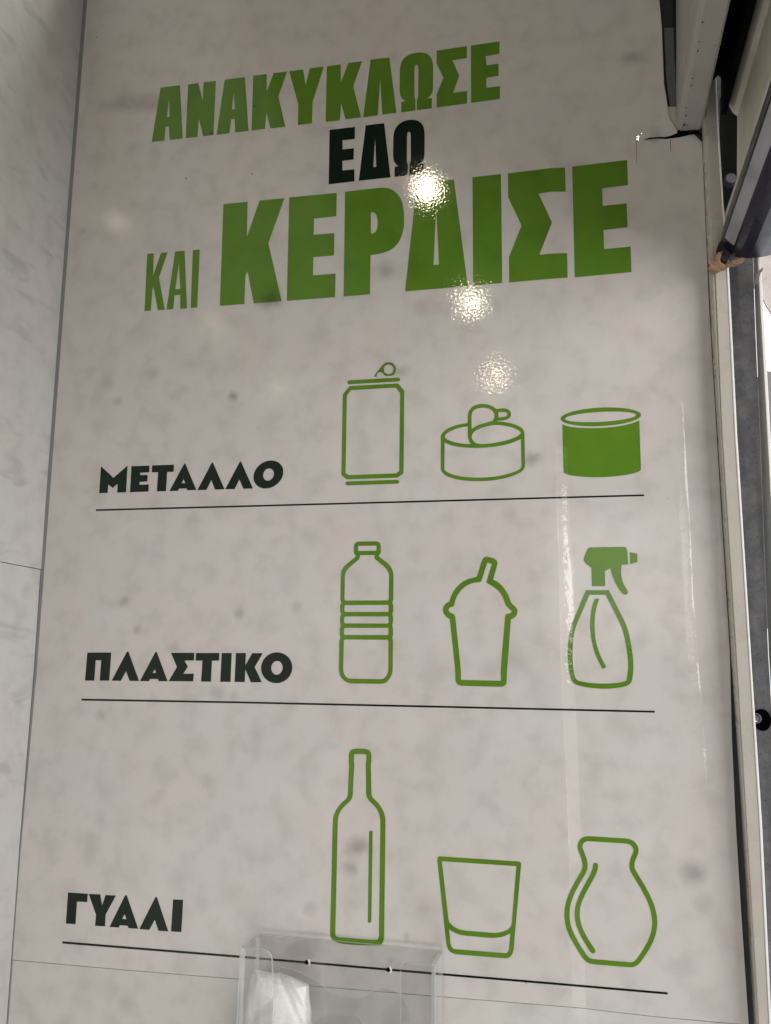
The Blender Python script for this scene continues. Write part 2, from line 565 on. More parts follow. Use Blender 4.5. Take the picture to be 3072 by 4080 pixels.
s4 = 1666 / 417
A_, B_, C_, D_, E_, F_ = (590, 250), (980, 220), (1280, 190), (1580, 150), (1290, 460), (560, 970)
printed('lettering', [
    ([[(198, 395), (508, 357), (552, 1205), (345, 1228), (332, 1015), (280, 1018), (258, 1238), (58, 1260)], [(333, 575), (343, 860), (300, 863)]], A_, s4, 0),
    ([[(637, 345), (800, 322), (868, 600), (884, 310), (1080, 288), (1040, 1150), (876, 1170), (810, 895), (788, 1180), (597, 1200)]], A_, s4, 0),
    ([[(1220, 268), (1540, 228), (1600, 1085), (1385, 1110), (1378, 890), (1325, 900), (1295, 1120), (1088, 1148)], [(1362, 470), (1380, 740), (1335, 740)]], A_, s4, 0),
    ([[(115, 325), (330, 300), (328, 580), (440, 288), (655, 257), (515, 655), (628, 1138), (388, 1165), (325, 910), (303, 1172), (88, 1200)]], B_, s4, 0),
    ([[(688, 255), (910, 225), (950, 475), (1015, 210), (1240, 180), (1060, 740), (1050, 1085), (825, 1112), (833, 785)]], B_, s4, 0),
    ([[(88, 295), (310, 265), (312, 550), (430, 243), (652, 215), (508, 615), (635, 1108), (385, 1140), (318, 885), (295, 1155), (70, 1180)]], C_, s4, 0),
    ([[(785, 190), (1085, 155), (1197, 1035), (972, 1065), (938, 515), (900, 1075), (667, 1108)]], C_, s4, 0),
    ([[(75, 1190), (75, 1025), (140, 1010), (90, 975), (58, 920), (48, 840), (50, 520), (65, 420), (100, 345), (165, 285), (250, 250), (340, 235),
       (430, 238), (500, 262), (545, 305), (572, 370), (582, 450), (582, 800), (572, 870), (545, 920), (490, 965), (565, 962), (562, 1125), (322, 1155),
       (322, 985), (345, 940), (346, 480), (335, 445), (318, 432), (300, 442), (285, 490), (285, 940), (302, 980), (300, 1160)]], D_, s4, 1),
    ([[(637, 205), (1120, 135), (1118, 325), (890, 360), (998, 605), (900, 878), (1125, 848), (1122, 1048), (637, 1112), (637, 905), (745, 640), (637, 415)]], D_, s4, 0),
    ([[(1182, 125), (1640, 60), (1638, 258), (1420, 295), (1430, 440), (1625, 415), (1625, 605), (1430, 640), (1430, 798), (1645, 770), (1645, 975), (1187, 1040)]], D_, s4, 0),
], M['green'], 'green slanting word ΑΝΑΚΥΚΛΩΣΕ at the top')
printed('lettering', [
    ([[(93, 228), (497, 182), (493, 375), (300, 395), (300, 540), (480, 520), (476, 700), (297, 722), (297, 875), (487, 857), (487, 1050), (78, 1095)]], E_, s4, 0),
    ([[(668, 158), (962, 122), (1062, 985), (557, 1040)], [(818, 350), (836, 820), (788, 822)]], E_, s4, 0),
    ([[(1125, 978), (1128, 818), (1190, 803), (1140, 770), (1110, 710), (1103, 620), (1107, 340), (1120, 250), (1160, 170), (1230, 110), (1310, 78), (1400, 65),
       (1480, 75), (1545, 110), (1585, 165), (1603, 240), (1606, 330), (1604, 630), (1590, 700), (1560, 745), (1510, 770), (1587, 767), (1583, 928), (1362, 953),
       (1362, 775), (1385, 735), (1385, 310), (1375, 270), (1357, 258), (1335, 270), (1325, 320), (1323, 745), (1340, 780), (1340, 955)]], E_, s4, 1),
], M['dark_green'], 'dark green word ΕΔΩ')
printed('lettering', [
    ([[(107, 165), (212, 158), (200, 515), (325, 150), (432, 140), (292, 545), (385, 1055), (275, 1063), (205, 690), (185, 740), (165, 1070), (62, 1078)]], F_, s4, 0),
    ([[(550, 128), (702, 117), (740, 1032), (635, 1040), (632, 818), (543, 825), (518, 1047), (413, 1053)], [(610, 320), (632, 722), (553, 730)]], F_, s4, 0),
    ([[(833, 105), (942, 97), (903, 1020), (797, 1027)]], F_, s4, 0),
], M['green'], 'thin green word ΚΑΙ')
G_, H_, I_ = (860, 740), (1590, 620), (1980, 620)
sI = 1666 / 559
printed('lettering', [
    ([[(60, 147), (253, 128), (247, 408), (348, 118), (547, 98), (418, 458), (525, 920), (302, 938), (253, 683), (235, 720), (228, 942), (32, 958)]], G_, 2.0, 0),
    ([[(585, 93), (963, 57), (960, 243), (782, 262), (780, 390), (945, 377), (942, 555), (777, 570), (774, 714), (954, 700), (950, 888), (566, 917)]], G_, 2.0, 0),
    ([[(1030, 48), (1330, 14), (1390, 22), (1440, 55), (1475, 105), (1497, 180), (1502, 265), (1495, 350), (1475, 420), (1440, 475), (1390, 515), (1320, 540), (1233, 553), (1228, 865), (1018, 883)],
      [(1235, 212), (1262, 212), (1280, 232), (1290, 280), (1288, 330), (1275, 368), (1255, 380), (1235, 383)]], G_, 2.0, 1),
    ([[(142, 225), (437, 190), (548, 1040), (48, 1082)], [(296, 405), (319, 868), (274, 872)]], H_, 2.0, 0),
    ([[(585, 172), (812, 147), (822, 1015), (591, 1035)]], H_, 2.0, 0),
    ([[(130, 210), (640, 148), (808, 142), (817, 428), (645, 428), (495, 452), (655, 793), (505, 1178), (640, 1163), (833, 1158), (840, 1450), (650, 1462), (147, 1506), (143, 1208), (292, 830), (133, 495)]], I_, sI, 0),
    ([[(893, 130), (1547, 52), (1557, 350), (1250, 388), (1257, 597), (1540, 567), (1552, 850), (1265, 885), (1272, 1110), (1587, 1080), (1597, 1383), (925, 1446)]], I_, sI, 0),
], M['green'], 'largest green word ΚΕΡΔΙΣΕ')

J_, K_, L_, M_, W_ = (380, 1820), (740, 1820), (320, 2580), (760, 2580), (200, 3500)
sW = 1666 / 800
printed('lettering', [
    ([[(90, 150), (287, 335), (512, 140), (488, 565), (347, 570), (355, 430), (275, 497), (205, 437), (195, 573), (60, 580)]], J_, s4, 0),
    ([[(575, 150), (862, 140), (858, 247), (712, 255), (712, 292), (832, 288), (826, 393), (702, 400), (702, 445), (850, 440), (845, 553), (552, 563)]], J_, s4, 0),
    ([[(905, 137), (1252, 125), (1247, 237), (1142, 243), (1125, 547), (980, 550), (998, 245), (897, 248)]], J_, s4, 0),
    ([[(1415, 108), (1430, 108), (1607, 528), (1465, 533), (1455, 503), (1333, 507), (1315, 540), (1180, 545)], [(1405, 358), (1432, 418), (1372, 423)]], J_, s4, 0),
    ([[(415, 92), (432, 90), (618, 517), (468, 523), (407, 370), (330, 527), (187, 530)]], K_, s4, 0),
    ([[(862, 76), (880, 75), (1070, 505), (917, 508), (855, 360), (780, 513), (630, 517)]], K_, s4, 0),
    ([ell((1316, 282), (236, -18), (27, -222)), ell((1318, 283), (85, -5), (8, -98))], K_, s4, 0),
], M['dark_green'], 'dark green word ΜΕΤΑΛΛΟ')
printed('lettering', [
    ([[(112, 80), (493, 80), (460, 527), (310, 527), (333, 203), (245, 203), (222, 527), (75, 527)]], L_, s4, 0),
    ([[(742, 66), (765, 66), (935, 532), (785, 530), (730, 375), (645, 530), (500, 527)]], L_, s4, 0),
    ([[(1197, 68), (1215, 68), (1390, 537), (1245, 535), (1235, 500), (1110, 500), (1090, 535), (950, 533)], [(1187, 342), (1207, 405), (1150, 405)]], L_, s4, 0),
    ([[(635, 1368), (790, 1368), (788, 1418), (725, 1420), (747, 1460), (717, 1507), (787, 1506), (783, 1557), (620, 1556), (675, 1462)]], (300, 1780), 1.666, 0),
    ([[(85, 87), (457, 87), (450, 208), (337, 210), (322, 543), (165, 543), (187, 208), (78, 208)]], M_, s4, 0),
    ([[(493, 88), (652, 88), (632, 547), (470, 547)]], M_, s4, 0),
    ([[(720, 88), (878, 88), (868, 285), (980, 90), (1147, 90), (1017, 312), (1130, 552), (958, 552), (870, 345), (858, 550), (698, 548)]], M_, s4, 0),
    ([ell((1368, 322), (248, 0), (5, -245)), ell((1372, 323), (91, 0), (4, -110))], M_, s4, 0),
], M['dark_green'], 'dark green word ΠΛΑΣΤΙΚΟ')
printed('lettering', [
    ([[(148, 117), (312, 128), (307, 197), (222, 192), (210, 380), (130, 375)]], W_, sW, 0),
    ([[(320, 129), (415, 133), (430, 225), (460, 138), (545, 142), (460, 300), (455, 398), (373, 393), (380, 300)]], W_, sW, 0),
    ([[(622, 140), (635, 140), (730, 418), (650, 413), (643, 393), (580, 388), (568, 407), (492, 402)], [(618, 297), (633, 340), (597, 335)]], W_, sW, 0),
    ([[(873, 155), (885, 155), (980, 440), (898, 433), (868, 342), (822, 427), (740, 420)]], W_, sW, 0),
    ([[(1020, 175), (1103, 178), (1088, 445), (1003, 440)]], W_, sW, 0),
], M['dark_green'], 'dark green word ΓΥΑΛΙ')

for poly in ([(1008, 420), (1013, 419), (1022, 423), (1021, 426), (1012, 424)], [(1054, 297), (1062, 299), (1061, 304), (1056, 301)],
             [(1090, 290), (1098, 291), (1094, 294), (1090, 294)], [(836, 528), (842, 527), (851, 530), (848, 535), (839, 533)],
             [(1001, 655 + 36), (1005, 690), (1007, 694), (1003, 697)], [(740, 688), (744, 690), (742, 693)], [(737, 705), (742, 711), (748, 714), (743, 715), (737, 710)]):
    bm = bmesh.new()
    fill(bm, [poly], PRINT_Y - .0003)
    build('scuff', bm, M['rubber'], panel)

# rules under the three words
def rule(pts, hw, label):
    bm = bmesh.new()
    fill(bm, ribbon(pts, hw, caps=False), PRINT_Y)
    build('rule_line', bm, M['dark_green'], panel)['label'] = label
rule([(382, 2032.6), (950, 2017.5), (1800, 1994.5), (2566, 1973.2)], 3.3, 'dark line under ΜΕΤΑΛΛΟ')
rule([(324.5, 2787.5), (950, 2798.5), (1800, 2817), (2608.7, 2835.8)], 3.7, 'dark line under ΠΛΑΣΤΙΚΟ')
rule([(248.6, 3755), (961, 3812.5), (1240, 3836.5), (1750, 3881), (2200, 3918.5), (2660, 3958.2)], 4.4, 'dark line under ΓΥΑΛΙ')

# pictograms
N_, O_, P_, Q_, R_, S_, T_, U_, V_ = (1340, 1420), (1730, 1590), (2200, 1600), (1330, 2140), (1740, 2200), (2200, 2160), (1290, 2960), (1720, 3380), (2220, 3300)
printed('drink_can_pictogram', [
    ([[(835, 90), (880, 97), (920, 125), (945, 165), (952, 205), (945, 250), (925, 285), (890, 310), (782, 314), (745, 275), (715, 252), (688, 248), (660, 262),
       (645, 290), (642, 325), (602, 322), (625, 275), (660, 230), (720, 160), (760, 115), (795, 97)], ell((834, 206), (78, 0), (0, 76), 40)], N_, s4, 1),
    (ribbon([(208, 412), (985, 368)], 31), N_, s4, 0),
    ([[(210, 473), (985, 430), (1082, 548), (1070, 1862), (975, 1930), (170, 1957), (80, 1890), (105, 605)],
      [(235, 537), (945, 495), (1017, 583), (1003, 1823), (950, 1862), (198, 1890), (147, 1860), (168, 625)]], N_, s4, 0),
    (ribbon([(175, 2022), (970, 1995)], 31), N_, s4, 0),
], M['green'])
printed('tuna_can_pictogram', [
    ([[(107, 590), (120, 550), (165, 500), (250, 450), (380, 405), (535, 380), (537, 250), (550, 195), (585, 140), (650, 95), (730, 78), (800, 78), (880, 92), (940, 120),
       (990, 160), (1060, 150), (1130, 147), (1185, 165), (1215, 200), (1226, 245), (1215, 285), (1175, 320), (1110, 340), (1000, 345), (1005, 355), (1100, 363), (1230, 385),
       (1350, 430), (1415, 475), (1437, 530), (1447, 1060), (1435, 1110), (1390, 1160), (1290, 1210), (1150, 1255), (980, 1290), (800, 1306), (600, 1306), (420, 1290),
       (270, 1255), (170, 1210), (120, 1155), (107, 1110)],
      [(165, 595), (190, 555), (250, 515), (350, 470), (450, 447), (535, 433), (535, 590), (550, 660), (585, 718), (450, 712), (330, 690), (230, 655), (180, 625)],
      [(597, 480), (592, 260), (605, 210), (640, 170), (700, 143), (780, 134), (860, 145), (920, 175), (955, 220), (963, 270), (950, 325), (920, 350), (830, 375), (720, 405), (640, 445)],
      [(1015, 208), (1080, 202), (1140, 205), (1168, 235), (1155, 270), (1110, 285), (1025, 292), (1022, 250)],
      [(595, 605), (605, 560), (640, 515), (720, 470), (830, 435), (940, 410), (1060, 415), (1200, 437), (1310, 475), (1370, 515), (1380, 540), (1355, 575), (1280, 615), (1150, 660),
       (1000, 692), (850, 713), (720, 718), (650, 695), (610, 650)],
      [(165, 690), (250, 730), (370, 758), (540, 775), (720, 778), (900, 767), (1080, 740), (1240, 700), (1382, 637), (1390, 1080), (1365, 1115), (1290, 1155), (1150, 1200),
       (980, 1235), (800, 1250), (620, 1250), (450, 1237), (300, 1205), (200, 1160), (162, 1125)]], O_, s4, 1),
], M['green'])
printed('food_can_pictogram', [
    ([ell((775, 243), (640, -30), (0, -147)), ell((772, 243), (567, -30), (0, -80))], P_, s4, 0),
    ([[(165, 362), (230, 388), (330, 408), (450, 420), (620, 424), (800, 420), (980, 403), (1150, 378), (1290, 340), (1388, 302), (1415, 1080), (1390, 1110), (1310, 1140), (1180, 1168),
       (1000, 1190), (820, 1202), (640, 1204), (460, 1195), (320, 1178), (230, 1155), (190, 1135), (182, 1120)]], P_, s4, 1),
], M['green'])
sQ = 1537 / 417
printed('water_bottle_pictogram', [
    ([[(355, 66), (632, 62), (668, 78), (690, 120), (690, 230), (678, 255), (660, 265), (662, 285), (800, 390), (845, 445), (870, 510), (877, 570), (873, 925), (858, 963), (873, 1000), (873, 1090),
       (857, 1133), (872, 1170), (870, 1255), (855, 1302), (870, 1340), (868, 1440), (857, 1475), (868, 1515), (865, 1930), (860, 1990), (835, 2060), (785, 2125), (735, 2150), (690, 2155), (240, 2148),
       (180, 2130), (120, 2080), (85, 2015), (75, 1950), (82, 1520), (102, 1475), (88, 1440), (88, 1340), (105, 1302), (92, 1260), (92, 1170), (110, 1133), (95, 1095), (95, 1000), (112, 963),
       (97, 925), (103, 570), (110, 510), (135, 450), (185, 395), (322, 290), (322, 265), (300, 245), (295, 225), (297, 120), (315, 85)],
      [(357, 128), (628, 124), (630, 200), (357, 205)],
      [(385, 265), (600, 262), (602, 318), (740, 430), (785, 480), (810, 535), (813, 580), (808, 915), (800, 930), (170, 933), (157, 915), (163, 560), (172, 525), (200, 475), (240, 435), (380, 320)],
      [(172, 998), (795, 995), (808, 1012), (806, 1088), (795, 1100), (168, 1100), (155, 1085), (157, 1012)],
      [(168, 1165), (795, 1165), (806, 1180), (806, 1255), (795, 1270), (165, 1268), (152, 1250), (153, 1182)],
      [(163, 1333), (795, 1332), (806, 1350), (804, 1430), (793, 1440), (162, 1438), (148, 1420), (150, 1350)],
      [(165, 1503), (790, 1507), (806, 1522), (802, 1950), (795, 1995), (765, 2050), (730, 2080), (690, 2087), (235, 2080), (190, 2065), (155, 2020), (137, 1960), (147, 1515)]], Q_, sQ, 1),
], M['green'])
printed('drink_cup_pictogram', [
    ([[(780, 70), (820, 75), (910, 102), (945, 130), (960, 175), (888, 432), (950, 460), (1040, 540), (1110, 640), (1150, 730), (1168, 795), (1255, 875), (1275, 915), (1265, 980), (1230, 1030),
       (1168, 1060), (1105, 1900), (1103, 2045), (1085, 2095), (1030, 2120), (375, 2103), (320, 2075), (297, 2030), (293, 1850), (207, 1052), (150, 1020), (110, 965), (97, 905), (110, 850),
       (150, 800), (203, 778), (225, 690), (280, 590), (370, 490), (480, 425), (632, 388), (715, 130), (740, 85)],
      [(795, 163), (868, 185), (783, 470), (800, 492), (890, 540), (980, 610), (1040, 700), (1065, 770), (1085, 835), (1182, 932), (1170, 955), (1110, 972), (1085, 985), (1078, 1010), (1008, 1860),
       (1013, 2025), (383, 2010), (380, 1850), (293, 1020), (280, 985), (255, 968), (210, 950), (185, 912), (200, 875), (270, 850), (283, 800), (305, 720), (360, 625), (440, 545), (530, 495),
       (620, 475), (690, 470), (710, 440)]], R_, 1647 / 417, 1),
], M['green'])
printed('spray_bottle_pictogram', [
    ([[(545, 77), (1050, 68), (1085, 80), (1105, 125), (1117, 330), (1022, 333), (1010, 420), (1018, 520), (1045, 610), (1105, 710), (1113, 745), (1095, 770), (1050, 770), (1010, 730), (940, 620),
       (885, 500), (855, 382), (775, 428), (780, 647), (585, 648), (577, 378), (485, 308), (462, 262), (465, 235), (515, 105)]], S_, sQ, 1),
    ([[(1140, 147), (1250, 168), (1253, 292), (1145, 325)]], S_, sQ, 0),
    ([[(497, 706), (833, 706), (1110, 1250), (1165, 1530), (1190, 1720), (1195, 1880), (1175, 2030), (1140, 2090), (1060, 2125), (900, 2150), (740, 2155), (560, 2140), (420, 2115), (330, 2085),
       (280, 2030), (245, 1890), (228, 1650), (230, 1500), (265, 1260)],
      [(548, 773), (787, 773), (1035, 1265), (1090, 1530), (1118, 1720), (1118, 1880), (1095, 2030), (1075, 2045), (960, 2068), (780, 2080), (590, 2072), (440, 2050), (360, 2025), (335, 1980),
       (308, 1860), (300, 1650), (305, 1450), (335, 1270)]], S_, sQ, 1),
    ([[(625, 830), (692, 830), (650, 960), (628, 1080), (622, 1250), (635, 1420), (665, 1550), (710, 1670), (795, 1838), (742, 1862), (670, 1730), (610, 1580), (570, 1400), (557, 1230), (565, 1060), (585, 940)]], S_, sQ, 1),
], M['green'])
sT = 1153 / 417
printed('wine_bottle_pictogram', [
    ([[(325, 66), (390, 62), (470, 68), (505, 82), (525, 120), (525, 215), (518, 230), (525, 560), (535, 600), (600, 660), (650, 735), (675, 810), (680, 860), (665, 2150), (650, 2205), (620, 2232),
       (340, 2228), (150, 2205), (85, 2160), (70, 2110), (100, 860), (110, 800), (140, 730), (190, 665), (250, 615), (265, 580), (280, 235), (275, 215), (277, 120), (290, 85)],
      [(335, 125), (390, 121), (470, 128), (470, 205), (463, 220), (468, 560), (475, 600), (500, 640), (560, 695), (600, 750), (620, 815), (625, 870), (608, 2140), (595, 2170), (540, 2172),
       (160, 2140), (132, 2125), (127, 2090), (155, 850), (165, 795), (195, 735), (240, 690), (295, 640), (315, 600), (320, 560), (337, 220), (331, 205)]], T_, sT, 1),
    (ribbon([(519, 985), (505, 1965)], 19), T_, sT, 0),
], M['green'])
printed('tumbler_pictogram', [
    ([[(120, 128), (1390, 210), (1415, 222), (1425, 250), (1303, 1620), (1285, 1690), (1240, 1740), (1190, 1753), (370, 1685), (300, 1655), (255, 1600), (235, 1530), (90, 190), (95, 140)],
      [(162, 205), (1350, 283), (1273, 1220), (1240, 1275), (1165, 1320), (1070, 1345), (970, 1347), (520, 1310), (420, 1285), (340, 1240), (285, 1185), (268, 1140)],
      [(277, 1285), (340, 1330), (430, 1370), (530, 1390), (960, 1428), (1070, 1420), (1160, 1400), (1253, 1353), (1232, 1610), (1215, 1655), (1185, 1672), (360, 1605), (325, 1585), (303, 1535)]], U_, s4, 1),
], M['green'])
sV = 1590 / 417
vase = [(455, 157), (1065, 195), (1130, 215), (1180, 265), (1203, 330), (1190, 390), (1155, 460), (1135, 540), (1138, 610), (1165, 670), (1300, 890), (1400, 1080), (1460, 1240), (1487, 1410), (1475, 1560),
        (1430, 1700), (1350, 1850), (1240, 2010), (1190, 2060), (1130, 2077), (540, 2027), (470, 2005), (420, 1955), (300, 1770), (200, 1580), (155, 1430), (146, 1290), (165, 1150), (220, 990), (310, 820),
        (400, 670), (428, 590), (420, 500), (380, 390), (345, 300), (348, 240), (385, 180)]
gleam = [(583, 562), (578, 620), (545, 710), (450, 880), (370, 1030), (315, 1180), (300, 1310), (320, 1450), (380, 1600), (460, 1740), (545, 1865)]
printed('vase_pictogram', [
    (ribbon(round_curve(vase, 2), 38, closed=True), V_, sV, 0),
    (ribbon(gleam, 38), V_, sV, 1),
], M['green'])

# clear tape strips stuck over the right-hand seams
def tape(lefts, rights, name, label, y=-0.0006, m='tape'):
    rows = []
    v0, v1 = lefts[0][0], lefts[-1][0]
    n = 90
    for i in range(n + 1):
        v = lerp(v0, v1, i / n)
        a, b = interp(lefts, v), interp(rights, v)
        row = []
        for k in range(9):
            u = lerp(a, b, k / 8)
            p = pt(u, v)
            w = noise.noise(Vector((p.x * 90, 3.3, p.z * 30))) * .00035 + noise.noise(Vector((p.x * 260, 1.3, p.z * 170))) * .00016
            edge = abs(k / 8 - .5) * 2
            p.y = y - .0004 * (1 - edge ** 4) - max(-.0003, w)
            row.append(p)
        rows.append(row)
    bm = loft(rows, closed=False)
    for f in bm.faces:
        if f.normal.y > 0: f.normal_flip()
    build(name, bm, M[m], panel, smooth=True)['label'] = label
tape([(1780, 2213), (2060, 2219), (2160, 2223), (2760, 2238), (3000, 2251), (3318, 2264), (4000, 2281), (4060, 2283)],
     [(1780, 2262), (2060, 2268), (2160, 2273), (2274, 2287), (2760, 2292), (3000, 2302), (3318, 2315), (4000, 2334), (4060, 2336)], 'tape_strip', 'clear wrinkled tape running down past the spray bottle')
tape([(1600, 2680), (1831, 2691), (2229, 2706), (2600, 2731), (2975, 2757), (3403, 2781), (4020, 2812)],
     [(1600, 2720), (1831, 2733), (2085, 2749), (2374, 2762), (2667, 2784), (2975, 2808), (3403, 2836), (4020, 2870)], 'tape_strip', 'clear tape beside the door frame', m='tape_thin')
def glint_flake(u, v, w, h, name):  # small gloss facet added and tilted towards a ceiling lamp to make a glint
    c = pt(u, v, -.0022)
    lamp = Vector((-.28, -.80, 2.6))
    n = ((CAM - c).normalized() + (lamp - c).normalized()).normalized()
    e1 = n.cross(Vector((0, 0, 1))).normalized(); e2 = n.cross(e1)
    bm = bmesh.new()
    vs = [bm.verts.new(c + e1 * a * w + e2 * b * h) for a, b in ((-.5, -.3), (.1, -.5), (.5, .1), (.2, .5), (-.3, .4))]
    f = bm.faces.new(vs)
    f.normal_update()
    if f.normal.y > 0: f.normal_flip()
    build(name, bm, M['tape'], panel)
glint_flake(2541, 549, .0030, .0050, 'tape_glint_flake')
glint_flake(2556, 531, .0010, .0012, 'tape_glint_flake')
bm = bmesh.new()
fill(bm, ribbon([(2536, 560), (2535, 600), (2535.5, 650)], .9, caps=False), -.0005)
build('tape_edge', bm, M['greystrip'], panel)

# torn slit at the top right corner, and the hairline cut below it
def crop3(l):
    return [(2400 + x / 1.8437, y / 1.8437) for x, y in l]
bm = bmesh.new()
fill(bm, [crop3([(297, 1031), (345, 1012), (400, 1004), (452, 1008), (500, 998), (542, 980), (600, 972), (660, 966), (692, 962), (712, 968), (733, 1000), (700, 985), (650, 990), (560, 1010), (470, 1021), (400, 1018), (350, 1022)])], -0.0005)
build('torn_slit', bm, M['black'], panel)
bm = bmesh.new()
fill(bm, ribbon([(2671, 556), (2671.5, 575), (2673, 604)], 1.3, caps=False), -0.0005)
build('torn_slit', bm, M['rubber'], panel)
# curled flap of print above the slit
rows = []
for i in range(9):
    a = i / 8
    rows.append([pt(lerp(2572, 2650, k / 6), lerp(500, 549, a) - 4 * k / 6, -.0005 - .007 * (a ** 1.5) * math.exp(-((k / 6 - .35) / .28) ** 2)) for k in range(7)])
bm = loft(rows, closed=False)
for f in bm.faces:
    if f.normal.y > 0: f.normal_flip()
build('curled_flap', bm, M['marble'], panel, smooth=True)

# backing behind the panel, seen only in the gaps
bm = bmesh.new()
a, b = pt(-200, 4700, .012), pt(3050, -500, .012)
box(bm, a.x, pt(2930, 2000, .012).x, .010, .022, a.z, b.z)
tag(build('backing_board', bm, M['dark_wood']), 'dark backing board showing in the gap between the printed panel and the door frame', 'backing board')

# ------------------------------------------------------------------ side wall, left
XL = pt(240, 1200, 0).x - .004
side = empty('side_wall_panel', (XL, -.3, pt(0, 4300).z), 'plain marble-look side wall at the left edge of the photo', 'wall panel')
s0 = ptx(169, 2268, XL)
zt, zb = pt(0, -400).z + .2, pt(0, 4600).z - .1
def strip_w(v):
    return 14 if v < 2000 else lerp(14, 3, min(1, (v - 2000) / 1500))
def side_slab(v0, v1, name, m, dx):
    """slab on the left wall whose far edge follows the slightly leaning corner"""
    rows = []
    for k in range(25):
        v = lerp(v0, v1, k / 24)
        p = pt(interp(LEFT, v) - strip_w(v), v, -.0008)
        x = p.x - dx
        rows.append([(x, -.0008, p.z), (x, -1.6, p.z), (x - .004, -1.6, p.z), (x - .004, -.0008, p.z)])
    return build(name, loft(rows), m, side)
side_slab(-900, 2268.0, 'upper_sheet', M['marble_side'], .0)
side_slab(2270.5, 4900, 'lower_sheet', M['marble_side'], .0006)

# grey metal strip in the corner
rows = []
for v in (-300, 0, 540, 1085, 1600, 2000, 2658, 3100, 3411, 3834, 4080, 4500):
    u = interp(LEFT, v)
    w = strip_w(v)
    a, b = pt(u - w, v, -.0008), pt(u - 1, v, -.0008)
    rows.append([(a.x, -.0008, a.z), (b.x, -.0004, b.z), (b.x, .003, b.z), (a.x - .003, .003, a.z)])
tag(build('corner_strip', loft(rows), M['alu']), 'thin grey metal strip in the corner between the side wall and the printed panel', 'corner strip')

# ------------------------------------------------------------------ door frame
LINE = [(300, 2785), (537, 2797), (1200, 2826), (1723, 2857), (2600, 2911), (3270, 2956), (3604, 2979), (4080, 3006), (4400, 3026)]
GRV = [(300, 2806), (540, 2816), (1000, 2845), (1723, 2876), (2600, 2932), (3270, 2973), (4080, 3022), (4400, 3042)]
LIPL = [(300, 2846), (488, 2855), (814, 2876), (1000, 2892), (1723, 2927), (2600, 2983), (3270, 3025), (4080, 3064), (4400, 3080)]
LIPR = [(300, 2853), (488, 2862), (814, 2883), (1000, 2901), (1723, 2937), (2600, 2992), (3270, 3036), (4080, 3075), (4400, 3092)]
frame = empty('door_frame', pt(2990, 4300), 'beige aluminium door frame strip standing along the right side of the printed panel', 'door frame')
vv = [-150, 40, 200, 300, 400, 540, 814, 1000, 1300, 1723, 2100, 2600, 2900, 3270, 3604, 4080, 4350]
def strip(tabL, tabR, yf, yb, name, m, dl=0.0, dr=0.0, prof=None, parent=frame, bevel=.0008):
    rows = []
    for v in vv:
        a, b = pt(interp(tabL, v) + dl, v, yf), pt(interp(tabR, v) + dr, v, yf)
        rows.append([(a.x, yb, a.z), (a.x, yf, a.z), (b.x, yf, b.z), (b.x, yb, b.z)])
    return build(name, loft(rows), m, parent, bevel=bevel)
YF = -.022
rows = []
for v in vv:                                   # rounded bead climbing from the panel to the flange
    r = []
    for k, (t, y) in enumerate(((0, .004), (0, -.0015), (.10, -.0075), (.24, -.0140), (.45, -.0185), (.70, -.0205), (.93, -.0208), (.93, .004))):
        p = pt(lerp(interp(LINE, v) + 1, interp(GRV, v) + .6, t), v, y)
        r.append((p.x, y, p.z))
    z = r[0][2]
    rows.append([(a, b, z) for a, b, c in r])
build('bead', loft(rows), M['frame'], frame, smooth=False)
strip(GRV, LIPL, YF, .004, 'flange', M['frame'], .8, 0, bevel=.0008)
strip(LIPL, LIPR, YF - .0008, .004, 'edge_lip', M['white_edge'], .5, 0, bevel=.0006)

# ------------------------------------------------------------------ galvanised guide channel of the shutter
WEB = [(200, 2955), (461, 2962), (1000, 2999), (1506, 3017), (1795, 3031), (2446, 3052), (3000, 3085), (4350, 3170)]
CHL = [(200, 2985), (1000, 3018), (1723, 3058), (2400, 3094), (4350, 3200)]
CHR = [(200, 2996), (1000, 3030), (1723, 3070), (2400, 3107), (4350, 3214)]
chan = empty('guide_channel', pt(3040, 4300, .03), 'grey galvanised steel shutter guide channel behind the white edge of the door frame', 'guide channel')
yw = .046
rows = []
for v in vv:
    p = pt(interp(WEB, v), v, yw)
    q = pt(interp(LIPR, v) - 60, v, yw)
    rows.append([(q.x, yw, p.z), (p.x, yw, p.z), (p.x, yw + .002, p.z), (q.x, yw + .002, p.z)])
build('web', loft(rows), M['galv'], chan)
rows = []
for v in vv:
    p = pt(interp(WEB, v), v, yw)
    q = pt(interp(CHL, v), v, 0.0)
    rows.append([(p.x + .0003, yw, p.z), (q.x, .0012, p.z), (q.x + .0022, .0012, p.z), (p.x + .0035, yw, p.z)])
build('side_flange', loft(rows), M['flange'], chan)
strip(CHL, CHR, -.0012, .0006, 'edge_lip', M['white_edge'], parent=chan, bevel=.0005)
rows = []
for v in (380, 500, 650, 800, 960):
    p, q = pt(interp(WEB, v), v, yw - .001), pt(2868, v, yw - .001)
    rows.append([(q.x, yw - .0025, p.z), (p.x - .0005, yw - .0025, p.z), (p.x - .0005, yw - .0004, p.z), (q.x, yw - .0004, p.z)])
build('shade_strip', loft(rows), M['rubber'], chan)  # near-black strip over the web, painting the shade in the channel's top
hc = pt(3035.6, 2868.7, yw - .0006)
bm = bmesh.new()
